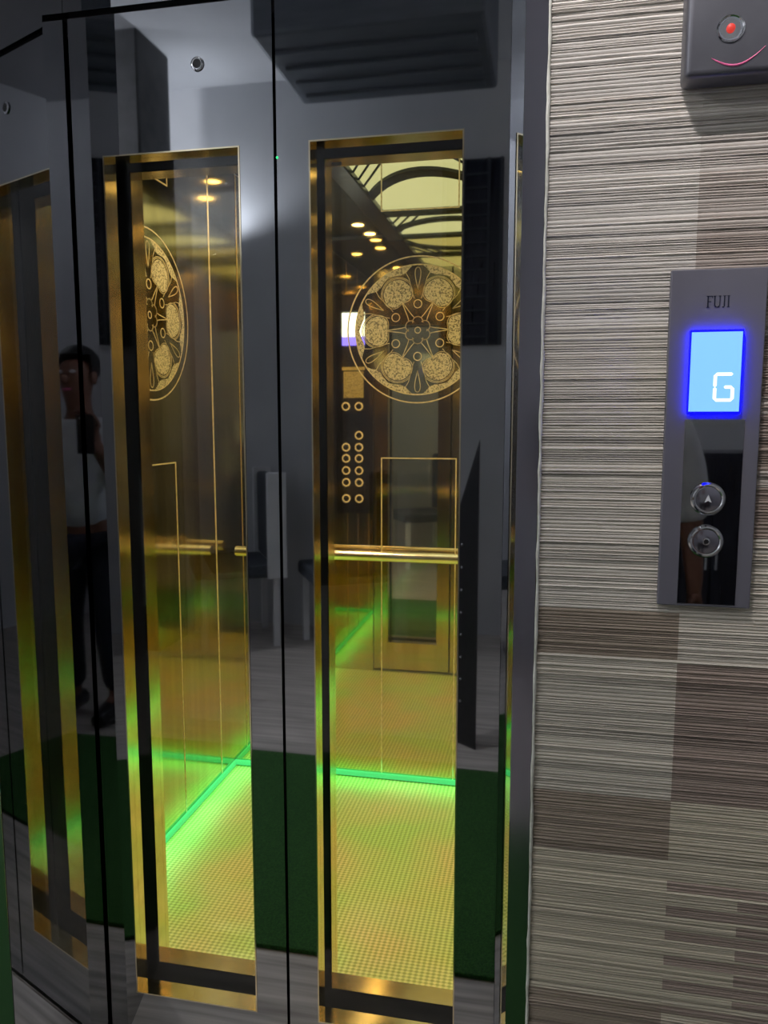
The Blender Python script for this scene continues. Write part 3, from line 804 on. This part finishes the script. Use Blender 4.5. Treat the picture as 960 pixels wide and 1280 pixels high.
# studded leather screen
ss = empty('leather_screen', (-0.27, -0.32, 0)); tag(ss, 'tall black leather screen edged with a row of bright studs', 'screen')
MB().prism([(-0.36, -0.40), (-0.335, -0.415), (-0.235, -0.33), (-0.25, -0.31)], 0.012, 0.02)
mb = MB()
for (xa, ya, xb, yb, zt_a, zt_b) in ((-0.335, -0.40, -0.245, -0.33, 0.93, 1.22),):
    i = len(mb.v)
    th = 0.02
    mb.v += [(xa, ya, 0.0), (xb, yb, 0.0), (xb, yb - th, 0.0), (xa, ya - th, 0.0), (xa, ya, zt_a), (xb, yb, zt_b), (xb, yb - th, zt_b), (xa, ya - th, zt_a)]
    mb.f += [tuple(i + k for k in q) for q in ((3, 2, 1, 0), (4, 5, 6, 7), (0, 1, 5, 4), (1, 2, 6, 5), (2, 3, 7, 6), (3, 0, 4, 7))]
mb.build('screen_panel', 'leather', ss, bevel=0.004)
for k in range(8):
    MB().lathe((-0.312, -0.381, 0.18 + k * 0.09), (-0.6, 0.8, 0), [(0.006, 0), (0.005, 0.003), (0.002, 0.005)], 10).build('stud', 'chrome', ss, smooth=True)

# ================================================================ PHOTOGRAPHER
def skin_object(name, verts_, edges_, radii, material, parent, root_i=0, sub=2):
    me_ = bpy.data.meshes.new(name); me_.from_pydata([Vector(v_) for v_ in verts_], edges_, [])
    o = bpy.data.objects.new(name, me_); COL.objects.link(o)
    sk = o.modifiers.new('skin', 'SKIN'); sk.use_smooth_shade = True
    sb = o.modifiers.new('sub', 'SUBSURF'); sb.levels = sub; sb.render_levels = sub
    for i, r_ in enumerate(radii):
        d_ = me_.skin_vertices[0].data[i]
        d_.radius = r_ if isinstance(r_, tuple) else (r_, r_)
        d_.use_root = (i == root_i)
    dg = bpy.context.evaluated_depsgraph_get(); dg.update()
    nm = bpy.data.meshes.new_from_object(o.evaluated_get(dg))
    bpy.data.objects.remove(o)
    nm.materials.clear(); nm.materials.append(M[material])
    for p in nm.polygons: p.use_smooth = True
    o = bpy.data.objects.new(name, nm); COL.objects.link(o)
    if parent: put_under(o, parent)
    return o
PXc, PYc = 0.24, -0.36
def Pp(x, y, z): return (PXc + x, PYc + y, z)      # x right, y towards the lift
per = empty('person', (PXc, PYc, 0)); tag(per, 'person in a white t-shirt and dark jeans holding up a phone', 'person')
V, E_, Rr = [], [], []
def add(p, r, prev=None):
    V.append(Pp(*p)); Rr.append(r)
    if prev is not None: E_.append((prev, len(V) - 1))
    return len(V) - 1
pel = add((0, 0, 0.84), (0.13, 0.09))
wst = add((0, 0, 0.98), (0.115, 0.085), pel)
che = add((0, 0.01, 1.14), (0.13, 0.095), wst)
nkb = add((0, 0.0, 1.29), (0.07, 0.06), che)
nck = add((0, 0.012, 1.35), 0.048, nkb)
hd1 = add((0, 0.025, 1.41), (0.062, 0.072), nck)
hd2 = add((0, 0.02, 1.48), (0.072, 0.088), hd1)
hd3 = add((0, 0.012, 1.545), (0.058, 0.072), hd2)
def hand(w_i, wrist, d, side, up):
    """palm along d, thumb towards 'side', fingers curled along 'up'"""
    wv, d, side, up = Vector(wrist), Vector(d).normalized(), Vector(side).normalized(), Vector(up).normalized()
    palm = add(tuple(wv + d * 0.05), (0.026, 0.018), w_i)
    kn = add(tuple(wv + d * 0.085), (0.030, 0.014), palm)
    for k, ln in enumerate((0.068, 0.076, 0.070, 0.055)):
        o_ = side * (0.027 - 0.018 * k)
        a = add(tuple(wv + d * 0.09 + o_), 0.0095, kn)
        b_ = add(tuple(wv + d * (0.09 + ln * 0.5) + o_ + up * 0.012), 0.0088, a)
        add(tuple(wv + d * (0.09 + ln * 0.85) + o_ + up * 0.034), 0.0078, b_)
    t0 = add(tuple(wv + d * 0.035 + side * 0.032), 0.0105, palm)
    add(tuple(wv + d * 0.075 + side * 0.052 + up * 0.012), 0.009, t0)
# right arm hangs by the side
sh = add((0.165, 0.0, 1.255), 0.055, che)
el = add((0.215, -0.02, 0.99), 0.042, sh)
wr = add((0.225, 0.05, 0.78), 0.027, el)
hand(wr, (0.225, 0.05, 0.78), (0, 0.15, -1), (-0.3, 1, 0.1), (-1, 0, 0))
# left arm raised with the phone
sh = add((-0.165, 0.0, 1.255), 0.055, che)
el = add((-0.235, 0.10, 1.03), 0.042, sh)
wr = add((-0.235, 0.27, 1.185), 0.027, el)
hand(wr, (-0.235, 0.27, 1.185), (0.02, 0.25, 1), (1, 0.1, 0), (0.2, 1, 0))
# legs
for sg in (-1, 1):
    hp = add((sg * 0.085, 0, 0.78), 0.085, pel)
    kn_ = add((sg * 0.10, 0.02, 0.44), 0.056, hp)
    an = add((sg * 0.105, -0.02, 0.09), 0.036, kn_)
    add((sg * 0.12, 0.13, 0.045), 0.032, an)
skin_object('body', V, E_, Rr, 'skin', per)
# shirt
V, E_, Rr = [], [], []
a = add((0, 0, 0.80), (0.158, 0.118)); b_ = add((0, 0, 0.98), (0.145, 0.112), a); c = add((0, 0.01, 1.14), (0.152, 0.118), b_); d_ = add((0, 0, 1.275), (0.085, 0.075), c)
s_ = add((0.165, 0, 1.25), 0.074, c); add((0.195, -0.012, 1.10), 0.072, s_); add((0.214, -0.018, 0.96), 0.066, len(V) - 1)
s_ = add((-0.165, 0, 1.25), 0.074, c); add((-0.205, 0.055, 1.13), 0.070, s_); add((-0.222, 0.082, 1.075), 0.068, len(V) - 1)
skin_object('t_shirt', V, E_, Rr, 'shirt', per)
V, E_, Rr = [], [], []
a = add((0, 0, 0.84), (0.145, 0.105))
for sg in (-1, 1):
    h_ = add((sg * 0.085, 0, 0.76), 0.10, a); k_ = add((sg * 0.10, 0.02, 0.44), 0.070, h_); add((sg * 0.105, -0.02, 0.11), 0.058, k_)
skin_object('jeans', V, E_, Rr, 'denim', per)
for sg in (-1, 1):
    mb = MB()
    n = 14
    prof = [(0.036, -0.085, 0.10), (0.046, 0.0, 0.095), (0.048, 0.08, 0.07), (0.040, 0.16, 0.05)]
    sh_ = MB().tube([Pp(sg * 0.105, -0.07, 0.055), Pp(sg * 0.108, 0.0, 0.058), Pp(sg * 0.113, 0.08, 0.050), Pp(sg * 0.118, 0.165, 0.042)], [0.040, 0.046, 0.044, 0.030], 14)
    sh_.v = [(x_, y_, max(0.013, z_)) for x_, y_, z_ in sh_.v]
    sh_.build('shoe', 'leather', per, smooth=True)
# hair cap and face
def ellip(name, c, r, material, parent, cut=None, n=20):
    bm = bmesh.new(); bmesh.ops.create_uvsphere(bm, u_segments=n, v_segments=n // 2 + 2, radius=1)
    if cut:
        bmesh.ops.delete(bm, geom=[v_ for v_ in bm.verts if cut(v_.co)], context='VERTS')
    for v_ in bm.verts: v_.co = Vector(Pp(c[0] + v_.co.x * r[0], c[1] + v_.co.y * r[1], c[2] + v_.co.z * r[2]))
    me_ = bpy.data.meshes.new(name); bm.to_mesh(me_); bm.free(); me_.materials.append(M[material])
    for p in me_.polygons: p.use_smooth = True
    o = bpy.data.objects.new(name, me_); COL.objects.link(o); put_under(o, parent); return o
ellip('hair', (0, 0.0, 1.515), (0.084, 0.100, 0.088), 'hair', per, cut=lambda q: q.y > 0.42 and q.z < 0.45 or q.z < -0.75)
ellip('nose', (0, 0.108, 1.455), (0.013, 0.018, 0.02), 'skin', per)
for sg in (-1, 1):
    ellip('eye', (sg * 0.03, 0.092, 1.487), (0.013, 0.01, 0.007), 'white_gloss', per)
    ellip('ear', (sg * 0.074, 0.01, 1.465), (0.010, 0.020, 0.03), 'skin', per)
ellip('mouth', (0, 0.094, 1.415), (0.022, 0.008, 0.006), 'pink_streak', per)
# phone, just behind the viewpoint
ph = empty('phone', (0, -0.016, EYE - 0.1)); tag(ph, 'black phone held up upright before the lift', 'phone')
MB().box(-0.036, 0.036, -0.016, -0.008, EYE - 0.128, EYE + 0.018).build('phone_body', 'leather', ph, bevel=0.003)
MB().lathe((0.018, -0.0082, EYE + 0.005), (0, 1, 0), [(0.004, 0), (0.004, 0.0008)], 12).build('phone_flash', 'white_gloss', ph)
